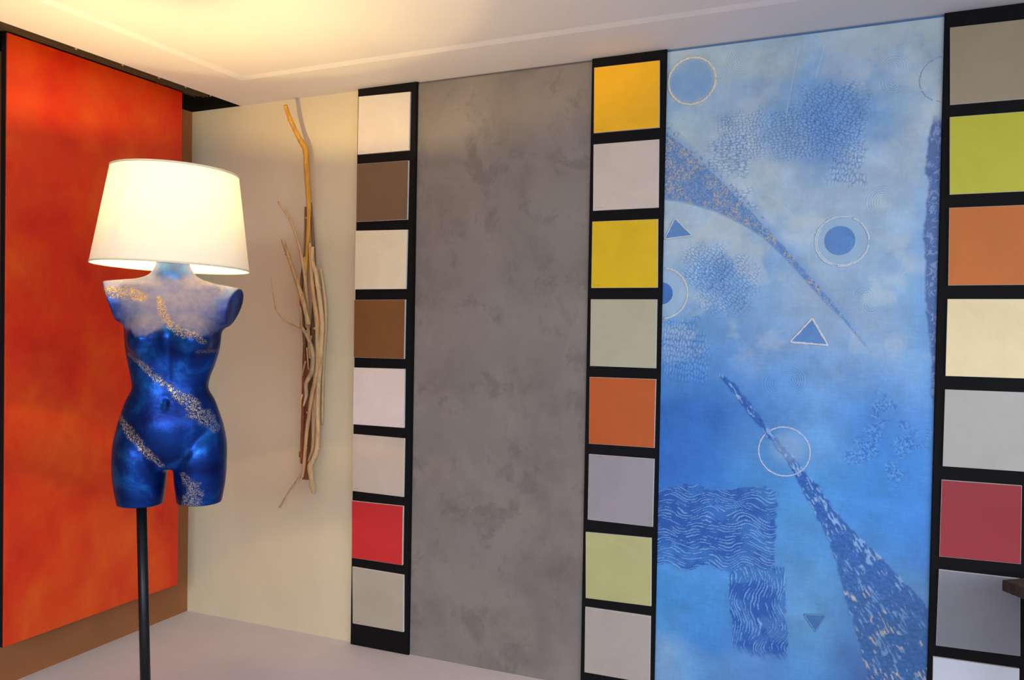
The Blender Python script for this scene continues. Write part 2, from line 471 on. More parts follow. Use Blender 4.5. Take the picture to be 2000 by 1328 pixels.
# ---------------------------------------------------------------- blue mural panel: relief plaster surface
MX0, MX1, MY = 2.360, 3.308, -0.014
mu = thing('mural_panel', 'tall cloudy blue textured plaster mural with rings, triangles and waves between black boards', 'mural', (2.834, -0.007, 0.0))
GX = [2.395, 2.569, 2.755, 2.932, 3.102, 3.264]
GZ = [2.528, 2.436, 2.344, 2.233, 2.123, 2.03, 1.901, 1.79, 1.679, 1.568, 1.457, 1.346, 1.234, 1.123, 1.011, 0.9, 0.788, 0.676, 0.546, 0.415, 0.285, 0.191]
GC = [
 [(165,190,205),(170,195,212),(165,192,210),(160,188,208),(165,190,205),(170,190,200)],
 [(162,190,210),(175,196,206),(178,199,208),(158,188,212),(162,188,208),(170,190,200)],
 [(130,168,208),(160,186,206),(142,176,210),(120,165,212),(150,180,210),(165,188,205)],
 [(170,196,206),(155,185,210),(132,172,210),(105,150,205),(120,165,210),(165,190,205)],
 [(170,195,208),(168,192,210),(150,180,210),(115,158,208),(132,170,212),(185,200,206)],
 [(165,190,210),(172,196,210),(176,198,210),(142,176,212),(165,190,210),(180,200,206)],
 [(172,196,214),(165,192,214),(168,194,212),(166,190,210),(165,190,212),(160,190,215)],
 [(178,198,212),(165,192,214),(152,182,212),(165,192,212),(160,188,212),(148,184,215)],
 [(150,185,215),(118,162,210),(128,168,210),(156,183,210),(152,182,210),(140,178,215)],
 [(140,178,212),(118,162,208),(132,170,208),(156,179,202),(142,176,208),(130,172,212)],
 [(100,155,212),(108,157,208),(122,162,206),(142,170,202),(150,178,206),(118,166,214)],
 [(95,150,210),(88,142,205),(110,158,212),(115,162,212),(130,166,206),(120,168,215)],
 [(62,127,200),(62,127,200),(86,143,205),(110,160,214),(86,146,212),(105,158,215)],
 [(42,107,190),(42,107,190),(72,132,200),(100,158,216),(66,132,208),(76,140,214)],
 [(40,106,190),(44,110,190),(76,138,200),(100,160,218),(62,132,208),(62,136,214)],
 [(40,106,192),(46,116,198),(70,140,205),(72,146,212),(62,138,212),(60,133,210)],
 [(50,115,195),(55,120,198),(68,140,205),(80,146,206),(62,136,210),(62,131,206)],
 [(60,125,200),(62,125,200),(76,142,206),(78,145,206),(70,136,202),(70,127,196)],
 [(74,148,214),(72,142,210),(80,142,200),(90,150,200),(80,140,195),(92,140,190)],
 [(66,140,208),(66,140,208),(82,140,198),(98,154,200),(80,130,190),(80,117,176)],
 [(80,145,205),(62,132,205),(90,138,196),(86,146,200),(70,110,170),(62,97,162)],
 [(118,160,200),(90,145,200),(86,136,196),(76,140,200),(56,98,170),(62,97,162)]]
def mural_surface():
    step = 0.0027
    nx = int((MX1 - MX0) / step) + 1; z1 = HC(MX0) - 0.009
    nz = int(z1 / step) + 1
    xs = np.linspace(MX0, MX1, nx); zs = np.linspace(0.0, 1.0, nz)
    X, T = np.meshgrid(xs, zs); Z = T * (HC(X) - 0.009)
    g = np.array([[lin(c) for c in row] for row in GC])
    # smooth cloud colours
    wx = X + 0.10 * (fbm(X * 6, Z * 6, 3) - 0.5); wz = Z + 0.14 * (fbm(X * 6, Z * 6, 11) - 0.5)
    gz = np.array(GZ)[::-1]; g = g[::-1]
    iz = np.clip(np.searchsorted(gz, wz) - 1, 0, len(gz) - 2); ix = np.clip(np.searchsorted(np.array(GX), wx) - 1, 0, len(GX) - 2)
    fz = np.clip((wz - gz[iz]) / (gz[iz + 1] - gz[iz]), 0, 1); gxa = np.array(GX)
    fx = np.clip((wx - gxa[ix]) / (gxa[ix + 1] - gxa[ix]), 0, 1)
    fz = (fz + sstep(0, 1, fz)) / 2; fx = (fx + sstep(0, 1, fx)) / 2
    C = (g[iz, ix] * (1 - fx)[..., None] + g[iz, ix + 1] * fx[..., None]) * (1 - fz)[..., None] + (g[iz + 1, ix] * (1 - fx)[..., None] + g[iz + 1, ix + 1] * fx[..., None]) * fz[..., None]
    blot = fbm(X * 13, Z * 13, 21, 5) - 0.5
    C = C * (1 + 0.45 * blot)[..., None]
    fine = fbm(X * 90, Z * 90, 5, 3) - 0.5
    C = C * (1 + 0.10 * fine)[..., None]
    brush = (fbm(X * 260, Z * 24, 6, 2) - 0.5) + (fbm(X * 24, Z * 260, 7, 2) - 0.5)      # crossed trowel and brush strokes
    C = C * (1 + 0.06 * brush)[..., None]
    wash = sstep(0.50, 0.66, fbm(X * 7 + 0.6 * fbm(X * 20, Z * 20, 15), Z * 7, 25, 5)) * sstep(1.15, 1.6, Z) * sstep(0.75, 1.25, np.hypot((X - 2.90) / 0.20, (Z - 2.18) / 0.17))
    C = C * (1 - 0.40 * wash)[..., None] + np.array(lin((206, 214, 210))) * (0.40 * wash)[..., None]
    Hh = 0.0010 * (fbm(X * 22, Z * 22, 31, 4) - 0.5) + 0.0004 * fine + 0.0004 * brush
    def blend(mask, col):
        nonlocal C
        C = C * (1 - mask)[..., None] + np.array(col) * mask[..., None]
    def lines(pts):
        p = np.array(pts); return p[:, 0], p[:, 1]
    # crackle patches
    for cx, cz, r, ang, st in ((2.647,2.164,.098,0.05,1.0),(2.60,2.09,.08,0,2.2),(2.828,2.161,.108,0.1,1.2),(2.957,2.224,.125,-0.55,1.6),(2.99,2.13,.09,-0.3,1.2),(3.012,2.021,.06,1.5,1.8),(2.593,1.615,.125,-0.7,1.4),(2.52,1.68,.09,-0.6,1.3),(2.455,1.333,.10,1.5,1.8),(2.43,1.42,.07,1.5,2.0),(2.652,1.937,.04,0.1,1.5)):
        sel = (np.abs(X - cx) < r * 1.5) & (np.abs(Z - cz) < r * 1.5)
        x = X[sel] - cx; z = Z[sel] - cz
        u = (x * math.cos(ang) + z * math.sin(ang)) / (0.0125 * st); v = (-x * math.sin(ang) + z * math.cos(ang)) / 0.0105
        u = u + 1.2 * (fbm(x * 40, z * 40, 2) - 0.5); v = v + 1.2 * (fbm(x * 40, z * 40, 8) - 0.5)
        f1 = np.full(u.shape, 9.0); f2 = np.full(u.shape, 9.0)
        ui = np.floor(u).astype(int); vi = np.floor(v).astype(int)
        for a in (-1, 0, 1):
            for b in (-1, 0, 1):
                px = ui + a + 0.15 + 0.7 * _TAB[(ui + a) & 255, (vi + b) & 255]; pz = vi + b + 0.15 + 0.7 * _TAB[(vi + b + 91) & 255, (ui + a + 37) & 255]
                d = np.hypot(u - px, v - pz)
                f2 = np.minimum(f2, np.maximum(f1, d)); f1 = np.minimum(f1, d)
        crack = 1 - sstep(0.05, 0.32, f2 - f1)
        rr = np.maximum(np.abs(x), np.abs(z)) * 0.5 + np.hypot(x, z) * 0.5
        fade = 1 - sstep(r * 0.6, r * 1.15, rr + 0.09 * (fbm(x * 30, z * 30, 4) - 0.5))
        k = crack * fade
        Hh[sel] += 0.0012 * fade - 0.0024 * k
        c = C[sel]; dk = np.array(lin((44, 92, 160)))
        C[sel] = c * (1 - 0.46 * k)[..., None] + dk * (0.46 * k)[..., None]
        C[sel] = C[sel] * (1 + 0.10 * (fade * (1 - crack)))[..., None]
    # leathery scuffed patches
    for cx, cz, rx, rz in ((3.150,1.20,.038,.065),(3.12,1.10,.035,.05),(3.245,1.10,.045,.045),(3.21,1.06,.03,.035),(3.09,1.03,.04,.035),(3.185,0.955,.028,.04),(3.05,1.00,.03,.025)):
        d = np.hypot((X - cx) / rx, (Z - cz) / rz) + 2.4 * (fbm(X * 34, Z * 34, 6) - 0.5)
        mk = 1 - sstep(0.6, 1.2, d)
        t = fbm(X * 210 + Z * 60, Z * 210, 9, 2)
        Hh += mk * 0.003 * (t - 0.5)
        blend(mk * sstep(0.5, 0.62, t) * 0.4, lin((110, 170, 225)))
        blend(mk * (1 - sstep(0.38, 0.5, t)) * 0.5, lin((35, 92, 178)))
    # comb-scraped arcs
    for cx, cz, r, t0 in ((2.640,2.450,.06,3.6),(3.154,2.365,.05,1.2),(3.154,2.315,.045,4.2),(2.835,1.265,.06,0.2),(2.79,1.25,.05,3.4),(2.715,0.725,.065,1.0),(2.715,0.70,.06,4.0),(3.075,1.57,.04,1.6),(3.10,1.54,.03,4.2),(3.13,1.90,.06,2.6)):
        dx = X - cx; dz = Z - cz; rr = np.hypot(dx, dz)
        an = np.abs((np.arctan2(dz, dx) - t0 + math.pi) % (2 * math.pi) - math.pi)
        mk = (1 - sstep(r * 0.85, r, rr)) * (1 - sstep(1.1, 1.5, an)) * sstep(0.004, 0.01, rr)
        w = 0.5 + 0.5 * np.sin(rr * 2 * math.pi / 0.0082)
        Hh += mk * 0.0026 * (w - 0.5)
        C = C * (1 + mk * 0.32 * (w - 0.52))[..., None]
    # long faint scratches
    for (ax, az, bx, bz) in ((2.80,1.90,2.84,1.86),(2.735,2.055,2.79,1.98),(2.84,2.47,2.80,2.22),(2.93,2.47,2.90,2.35)):
        L = math.hypot(bx - ax, bz - az); ux, uz = (bx - ax) / L, (bz - az) / L
        s = (X - ax) * ux + (Z - az) * uz; d = np.abs(-(X - ax) * uz + (Z - az) * ux)
        mk = (1 - sstep(0.001, 0.004, d)) * ((s > 0) & (s < L))
        Hh -= 0.001 * mk; blend(0.35 * mk, lin((185, 205, 225)))
    # upper wedge, gold flecked
    ux, uz = lines([(2.355,2.205),(2.439,2.130),(2.556,2.018),(2.633,1.938),(2.708,1.859),(2.801,1.754),(2.928,1.605),(3.016,1.496),(3.102,1.380)])
    lx, lz = lines([(2.355,1.939),(2.443,1.922),(2.559,1.883),(2.654,1.833),(2.728,1.784),(2.820,1.694),(2.928,1.568),(3.016,1.478),(3.103,1.371)])
    e = 0.016 * (fbm(X * 45, Z * 45, 13) - 0.5)
    up = np.interp(X, ux, uz) - Z; lo = Z - np.interp(X, lx, lz)
    halo = sstep(-0.05, 0.0, np.minimum(up, lo)) * (X < 3.15) * (1 - sstep(3.05, 3.14, X))
    blend(0.45 * halo * (up > -0.06) * (lo > 0), lin((105, 150, 205)))
    mk = sstep(-0.003, 0.006, up + e) * sstep(-0.003, 0.012, lo + 0.5 * e) * (1 - sstep(3.06, 3.12, X))
    rough = fbm(X * 190, Z * 190, 17, 3)
    blend(mk * 0.85, lin((82, 126, 184)))
    blend(mk * sstep(0.50, 0.60, rough) * 0.55, lin((128, 165, 214)))
    wrm = fbm(X * 150 + Z * 50, Z * 150, 41, 2); gold = (1 - sstep(0.03, 0.075, np.abs(wrm - 0.5))) * sstep(0.34, 0.50, fbm(X * 24, Z * 24, 43, 2) + 0.05)
    blend(mk * gold * 0.85, lin((212, 188, 136)))
    Hh += mk * (0.0035 * (rough - 0.4) + 0.0015 * gold)
    sp_ = sstep(0.66, 0.70, fbm(X * 110, Z * 110, 19, 2)) * sstep(-0.07, 0.0, up) * (up < 0) * (X < 2.75)
    blend(sp_ * 0.7, lin((95, 120, 165)))
    # lower wedge
    rx, rz = lines([(2.581,1.283),(2.639,1.247),(2.705,1.170),(2.762,1.088),(2.817,1.026),(2.872,0.965),(2.944,0.887),(3.050,0.751),(3.152,0.663),(3.252,0.559),(3.315,0.497),(3.45,0.36),(3.6,0.0)])
    qx, qz = lines([(2.578,1.269),(2.626,1.214),(2.693,1.131),(2.755,1.059),(2.815,0.988),(2.864,0.908),(2.929,0.793),(2.983,0.688),(3.020,0.564),(3.057,0.441),(3.094,0.319),(3.121,0.218),(3.18,0.0)])
    XR_ = np.interp(Z, rz[::-1], rx[::-1]); XL_ = np.interp(Z, qz[::-1], qx[::-1])
    e = 0.020 * (fbm(X * 45, Z * 45, 23) - 0.5)
    a = X - XL_ + e; b = XR_ - X + e
    mk = sstep(-0.003, 0.006, a) * sstep(-0.003, 0.010, b) * (Z < 1.285)
    sl = X * 0.80 + Z * 0.60; ac = -X * 0.60 + Z * 0.80      # streaks run down to the right
    stk = fbm((X * 0.52 - Z * 0.85) * 42, (X * 0.85 + Z * 0.52) * 210 + 2.5 * fbm(X * 20, Z * 20, 52, 2), 51, 2)
    deep = np.array(lin((24, 84, 166))); dusk = np.array(lin((52, 98, 158)))
    kz = sstep(0.85, 0.45, Z)[..., None] if False else np.clip((0.9 - Z) / 0.5, 0, 1)[..., None]
    C = C * (1 - 0.92 * mk)[..., None] + (deep * (1 - kz) + dusk * kz) * (0.92 * mk)[..., None]
    strk = sstep(0.55, 0.63, stk) * sstep(0.40, 0.55, fbm(X * 30, Z * 30, 53, 2))
    lowk = np.clip((0.75 - Z) / 0.25, 0, 1)
    blend(mk * strk * 0.75 * (1 - 0.45 * lowk), lin((150, 190, 230)))
    gl = strk * sstep(0.50, 0.62, fbm(X * 14, Z * 14, 57, 2)) * lowk
    blend(mk * gl * 0.8, lin((196, 184, 160)))
    r2 = fbm(X * 120, Z * 120, 59, 3)
    Hh += mk * (0.003 * (r2 - 0.4) + 0.002 * strk)
    C = C * (1 + mk * 0.5 * (r2 - 0.5))[..., None]
    # right hand margin, dark and rippled
    wx3 = np.interp(Z, [1.05, 1.22, 1.39, 1.53, 1.71, 1.88, 2.06, 2.16], [3.313, 3.302, 3.287, 3.272, 3.262, 3.264, 3.266, 3.272]) + 0.012 * (fbm(X * 8, Z * 26, 61, 3) - 0.5) * 2
    mk = sstep(-0.002, 0.008, X - wx3) * sstep(1.00, 1.15, Z) * (1 - sstep(2.14, 2.20, Z + 0.05 * (fbm(X * 30, Z * 30, 63) - 0.5)))
    blend(0.35 * sstep(-0.05, 0.0, X - wx3) * sstep(0.55, 1.2, Z) * (1 - sstep(2.1, 2.2, Z)), lin((95, 155, 220)))
    blend(mk * 0.9, lin((62, 94, 152)))
    s3 = fbm(X * 150 + 16 * fbm(X * 30, Z * 30, 66, 3), Z * 36, 65, 3)
    blend(mk * sstep(0.54, 0.62, s3) * 0.6, lin((150, 170, 210)))
    Hh += mk * 0.003 * s3
    # wavy combed water
    def water(mask, along, across, seed):
        w = across + 0.012 * np.sin(along * 2 * math.pi / 0.155 + 5 * fbm(across * 9, along * 2, seed, 2)) + 0.036 * (fbm(along * 11, across * 13, seed + 1, 4) - 0.5)
        ph = w * 2 * math.pi / 0.0105
        ln = sstep(0.25, 0.8, np.sin(ph + 3 * vnoise(along * 4, w * 30, seed + 2)))
        brk = sstep(0.40, 0.55, fbm(along * 34, w * 170, seed + 3, 3))
        return mask * ln * brk
    ed = 0.02 * (fbm(X * 50, Z * 50, 71) - 0.5)
    zt = np.interp(X, [2.36, 2.80], [0.835, 0.868]) + 0.012 * np.sin(X * 26); zb = np.interp(X, [2.36, 2.80], [0.520, 0.566]) + 0.012 * np.sin(X * 40)
    m1 = sstep(0, 0.008, zt - Z + ed) * sstep(0, 0.008, Z - zb + ed) * sstep(0, 0.012, 2.80 - X + 1.4 * ed)
    xl = np.interp(Z, [0.20, 0.58], [2.650, 2.628]); xr = np.interp(Z, [0.20, 0.58], [2.858, 2.836])
    m2 = sstep(0, 0.008, X - xl + ed) * sstep(0, 0.008, xr - X + ed) * sstep(0, 0.05, Z - 0.225 + 2 * ed) * sstep(0, 0.01, 0.585 - Z) * (1 - m1)
    for mk, al, ac, sd in ((m1, X, Z, 73), (m2, Z, X, 83)):
        patch = sstep(0.35, 0.6, fbm(X * 16, Z * 16, sd + 7, 3))
        blend(mk * (0.55 + 0.4 * patch), lin((20, 80, 164)))
        k = water(mk, al, ac, sd)
        blend(k * 0.8, lin((128, 176, 226)))
        Hh += 0.0028 * k - 0.0006 * mk
    # tinted ring interiors
    d = np.hypot(X - 2.455, Z - 2.384); blend((1 - sstep(0.070, 0.09, d)) * (0.35 + 0.5 * fbm(X * 14, Z * 14, 91)), lin((112, 160, 212)))
    d = np.hypot(X - 2.999, Z - 1.768); blend((1 - sstep(0.078, 0.088, d)) * 0.5, lin((150, 184, 214)))
    d = np.hypot(X - 2.357, Z - 1.580); blend((1 - sstep(0.085, 0.10, d)) * 0.5, lin((168, 192, 212)))
    d = np.hypot(X - 2.835, Z - 1.02); blend((1 - sstep(0.03, 0.085, d)) * 0.35, lin((165, 190, 212)))
    Y = MY - np.clip(Hh, -0.0012, 0.006)
    V = np.stack([X, Y, Z], -1).reshape(-1, 3)
    idx = np.arange(nx * nz).reshape(nz, nx)
    F = np.stack([idx[:-1, :-1], idx[:-1, 1:], idx[1:, 1:], idx[1:, :-1]], -1).reshape(-1, 4)
    t = NT('blue_mural_plaster')
    at = t.n('ShaderNodeAttribute', attribute_name='paint')
    n3 = t.noise(t.coords(), 420, 3)
    t.set(**{'Base Color': t.mix(t.math('MULTIPLY', n3, 0.12), at.outputs['Color'], lin((90, 130, 180))), 'Roughness': 0.5, 'Specular IOR Level': 0.35})
    t.bump(n3, 0.0005, 0.35)
    # the sheet closes onto a rim that returns to the wall
    o = mesh_obj('relief_surface', V, F, t.m, mu, smooth=True)
    ca = o.data.color_attributes.new('paint', 'FLOAT_COLOR', 'POINT')
    ca.data.foreach_set('color', np.concatenate([np.clip(C, 0, 1).reshape(-1, 3), np.ones((nx * nz, 1))], 1).astype(np.float32).ravel())
mural_surface()
slab('backing_board', MX0, MX1, -0.0122, 0.0, 0.009, M_black, mu)
strip(MX0, MX1, M_strip_blue, mu)

def ring(cx, cz, r, w, col, rough, a0=0.0, a1=360.0, seed=1, gap=0.0, label=None):
    rng = random.Random(seed)
    n = 150; runs = []; cur = []
    for i in range(n + 1):
        a = math.radians(a0 + (a1 - a0) * i / n)
        x = cx + r * math.cos(a); z = cz + r * 0.99 * math.sin(a)
        if MX0 + w < x < MX1 - w and not (gap and rng.random() < gap): cur.append((x, MY - 0.0005, z))
        else:
            if len(cur) > 2: runs.append(cur)
            cur = []
    if len(cur) > 2: runs.append(cur)
    V = []; F = []
    for run in runs:
        p = [(x + rng.uniform(-1, 1) * w * 0.18, y, z + rng.uniform(-1, 1) * w * 0.18) for x, y, z in run]
        v, f = tube_mesh(p, [w * rng.uniform(0.75, 1.15) for _ in p], 8, rough, rng, sub=1)
        b = len(V); V += list(v); F += [tuple(q + b for q in ff) for ff in f]
    V = np.array(V); V[:, 1] = MY + (V[:, 1] - MY) * 0.55
    o = mesh_obj('relief_ring', V, F, plain('ring_plaster', lin(col), 0.6, var=0.15, scale=120, bump=0.001), mu, smooth=True)
    o['label'] = label
def disc(cx, cz, r, col, label):
    pts = []
    for k in range(64):
        a = 2 * math.pi * k / 64; x = cx + r * math.cos(a); z = cz + r * math.sin(a)
        pts.append((max(x, MX0 + 0.0005), z))
    keep = [pts[0]]
    for p in pts[1:]:
        if math.hypot(p[0] - keep[-1][0], p[1] - keep[-1][1]) > 1e-4: keep.append(p)
    o = prism('painted_disc', keep, 1, MY + 0.002, MY - 0.0025, plaster('disc_paint', lin(col), 0.85, 1.12, 22, 0.5, speck=0.05), mu, 0.0006)
    o['label'] = label
def triangle(p, col, edge, label, w=0.0035):
    o = prism('relief_triangle', p, 1, MY + 0.002, MY - 0.0022, plaster('triangle_paint', lin(col), 0.88, 1.1, 20, 0.5, speck=0.05), mu, 0.0005)
    o['label'] = label
    V = []; F = []; rng = random.Random(5)
    for i in range(3):
        a = p[i]; b = p[(i + 1) % 3]; n = 14
        pts = [(a[0] + (b[0] - a[0]) * k / n + rng.uniform(-1, 1) * 0.0006, MY - 0.002, a[1] + (b[1] - a[1]) * k / n + rng.uniform(-1, 1) * 0.0006) for k in range(n + 1)]
        v, f = tube_mesh(pts, [w * rng.uniform(0.6, 1.1) for _ in pts], 6, 0.2, rng, 1)
        q = len(V); V += list(v); F += [tuple(c + q for c in ff) for ff in f]
    V = np.array(V); V[:, 1] = MY - 0.002 + (V[:, 1] - MY + 0.002) * 0.6; V[:, 0] = np.maximum(V[:, 0], MX0 + 0.0005)
    mesh_obj('triangle_outline', V, F, plain('outline_plaster', lin(edge), 0.6, var=0.12, scale=120), o, smooth=True)
ring(2.455, 2.384, 0.089, 0.0052, (212, 210, 198), 0.25, seed=1, label='cream gold ring at the top left of the mural')
ring(2.999, 1.766, 0.089, 0.0042, (186, 204, 216), 0.3, seed=2, gap=0.03, label='pale ring around the blue disc')
ring(3.000, 1.766, 0.084, 0.0022, (196, 208, 214), 0.3, 150, 300, seed=8, label='thin pale line inside the ring')
disc(2.993, 1.769, 0.051, (88, 136, 196), 'round blue disc within a pale ring')
ring(2.357, 1.580, 0.098, 0.0042, (196, 204, 206), 0.3, seed=3, label='pale ring cut off by the board at left')
disc(2.357, 1.580, 0.042, (64, 116, 190), 'blue disc cut off by the board at left')
ring(2.820, 1.004, 0.090, 0.0024, (196, 198, 216), 0.3, seed=4, label='thin pinkish white ring crossing the lower wedge')
ring(3.315, 2.310, 0.078, 0.0022, (150, 172, 190), 0.3, seed=6, gap=0.04, label='faint ring cut off by the board at right')
triangle([(2.401,1.867),(2.469,1.799),(2.3625,1.788)], (92, 138, 196), (190, 202, 212), 'blue triangle beside the yellow tile')
triangle([(2.906,1.491),(2.962,1.396),(2.832,1.404)], (90, 136, 196), (206, 208, 214), 'blue upright triangle with whitish outline', 0.0042)
triangle([(2.902,0.418),(2.978,0.428),(2.942,0.363)], (64, 112, 172), (96, 138, 182), 'small blue triangle pointing down')
BR = {
 'b1': [(0.684,-0.160,2.404,0.0096),(0.687,-0.120,2.340,0.0103),(0.703,-0.080,2.270,0.0116),(0.722,-0.060,2.226,0.0139),(0.728,-0.060,2.155,0.0133),(0.736,-0.060,2.068,0.0133),(0.743,-0.060,1.989,0.0116),(0.740,-0.055,1.912,0.0093),(0.731,-0.050,1.763,0.0081),(0.724,-0.050,1.645,0.0082),(0.731,-0.050,1.536,0.0070),(0.741,-0.050,1.419,0.0070)],
 'b2': [(0.585,-0.075,1.994,0.0041),(0.638,-0.070,1.925,0.0053),(0.670,-0.065,1.859,0.0058),(0.705,-0.065,1.763,0.0064),(0.725,-0.065,1.677,0.0070),(0.741,-0.065,1.575,0.0075),(0.748,-0.060,1.503,0.0070),(0.750,-0.055,1.466,0.0058)],
 'b3': [(0.632,-0.100,1.817,0.0081),(0.660,-0.095,1.745,0.0087),(0.696,-0.090,1.651,0.0093),(0.727,-0.085,1.565,0.0104),(0.748,-0.080,1.496,0.0110),(0.761,-0.075,1.432,0.0104)],
 'b4': [(0.765,-0.060,1.785,0.0093),(0.766,-0.060,1.723,0.0098),(0.787,-0.060,1.660,0.0104),(0.801,-0.060,1.590,0.0104),(0.815,-0.060,1.512,0.0104),(0.824,-0.060,1.437,0.0109),(0.821,-0.060,1.361,0.0104),(0.818,-0.060,1.261,0.0098),(0.810,-0.060,1.177,0.0092),(0.807,-0.060,1.062,0.0092),(0.809,-0.060,0.946,0.0098),(0.805,-0.060,0.870,0.0104),(0.783,-0.060,0.818,0.0116),(0.768,-0.060,0.790,0.0128),(0.775,-0.060,0.744,0.0110),(0.785,-0.060,0.691,0.0104),(0.790,-0.060,0.668,0.0058)],
 'b5': [(0.751,-0.060,1.802,0.0069),(0.773,-0.065,1.605,0.0092),(0.798,-0.070,1.482,0.0104),(0.806,-0.070,1.407,0.0109),(0.809,-0.070,1.268,0.0104),(0.799,-0.070,1.192,0.0104),(0.780,-0.070,1.115,0.0092),(0.764,-0.065,1.029,0.0087),(0.751,-0.065,0.943,0.0087),(0.741,-0.060,0.865,0.0082),(0.735,-0.060,0.787,0.0076),(0.726,-0.060,0.736,0.0058)],
 'b6': [(0.710,-0.085,1.534,0.0046),(0.730,-0.090,1.489,0.0058),(0.741,-0.100,1.428,0.0058),(0.762,-0.100,1.398,0.0075),(0.795,-0.100,1.338,0.0086),(0.805,-0.100,1.277,0.0097),(0.793,-0.095,1.216,0.0097),(0.763,-0.090,1.169,0.0092),(0.764,-0.090,1.115,0.0081),(0.750,-0.090,1.065,0.0035)],
 'curl': [(0.591,-0.130,1.649,0.0021),(0.600,-0.125,1.579,0.0026),(0.609,-0.120,1.521,0.0029),(0.613,-0.115,1.499,0.0035),(0.644,-0.105,1.457,0.0035),(0.691,-0.100,1.434,0.0037),(0.730,-0.095,1.421,0.0040)],
 'b7': [(0.715,-0.045,1.969,0.0058),(0.717,-0.045,1.850,0.0070),(0.713,-0.045,1.741,0.0070),(0.700,-0.045,1.645,0.0082),(0.699,-0.045,1.547,0.0082),(0.709,-0.045,1.442,0.0082),(0.722,-0.045,1.325,0.0070)],
 'twig': [(0.725,-0.060,0.754,0.0041),(0.714,-0.060,0.739,0.0041),(0.658,-0.060,0.671,0.0041),(0.602,-0.060,0.587,0.0041)],
 'b9': [(0.779,-0.050,1.188,0.0058),(0.776,-0.050,1.090,0.0070),(0.774,-0.050,0.983,0.0070),(0.775,-0.050,0.882,0.0070),(0.753,-0.050,0.811,0.0058)],
 'b10': [(0.734,-0.032,1.989,0.0058),(0.746,-0.032,1.844,0.0070),(0.757,-0.032,1.723,0.0082),(0.760,-0.032,1.583,0.0093),(0.754,-0.032,1.420,0.0093),(0.745,-0.032,1.232,0.0082)],
 'b11': [(0.783,-0.020,1.688,0.0047),(0.807,-0.020,1.560,0.0070),(0.815,-0.020,1.444,0.0070),(0.806,-0.020,1.281,0.0058),(0.803,-0.020,1.117,0.0058),(0.802,-0.020,0.977,0.0047)],  # pale stick added in place of a pale highlight line along the bundle
 's1': [(0.779,-0.110,1.331,0.0029),(0.790,-0.110,1.233,0.0029)],
 's2': [(0.803,-0.110,1.384,0.0029),(0.795,-0.110,1.347,0.0023)],
 's3': [(0.746,-0.095,1.119,0.0058),(0.738,-0.095,1.091,0.0046),(0.734,-0.095,1.045,0.0023)],
 's4': [(0.752,-0.080,1.269,0.0046),(0.741,-0.080,1.234,0.0035),(0.732,-0.080,1.194,0.0023)],
 'b12': [(0.717,-0.040,1.419,0.0070),(0.714,-0.040,1.231,0.0082),(0.712,-0.040,1.044,0.0082),(0.708,-0.040,0.879,0.0082),(0.708,-0.040,0.796,0.0070)],
'b13': [(.718,-.055,1.74,.006),(.730,-.055,1.60,.0075),(.745,-.055,1.42,.008),(.757,-.055,1.28,.006)],
'b14': [(.790,-.05,1.51,.006),(.795,-.05,1.29,.008),(.785,-.05,1.05,.008),(.772,-.05,.88,.006)],
}
# ---------------------------------------------------------------- driftwood bundle on the cream wall
def wood(name, c1, c2):
    t = NT(name); vec = t.coords((1, 1, 0.16))
    n1 = t.noise(vec, 55, 5, 0.65, 0.6); n2 = t.noise(t.coords((1, 1, 0.5)), 9, 3)
    c = t.ramp(n1, [(0.32, lin(c2)), (0.58, lin(c1))])
    c = t.mix(t.ramp(n2, [(0.45, (0, 0, 0)), (0.7, (0.4, 0.4, 0.4))]), c, sc(lin(c1), 1.25))
    t.set(**{'Base Color': c, 'Roughness': 0.75, 'Specular IOR Level': 0.25}); t.bump(n1, 0.002, 0.6)
    return t.m
W = {'yellow': wood('yellow_driftwood', (206, 152, 62), (172, 118, 44)), 'tan': wood('tan_driftwood', (200, 164, 118), (152, 116, 76)),
     'grey': wood('grey_driftwood', (190, 162, 126), (134, 108, 80)), 'dark': wood('dark_driftwood', (128, 100, 64), (82, 62, 42)),
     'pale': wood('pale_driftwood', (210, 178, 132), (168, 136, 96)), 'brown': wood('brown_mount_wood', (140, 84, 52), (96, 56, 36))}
dw = thing('driftwood_bundle', 'tall bundle of bare driftwood branches hung upright on the cream wall', 'driftwood', (0.74, -0.05, 1.42))
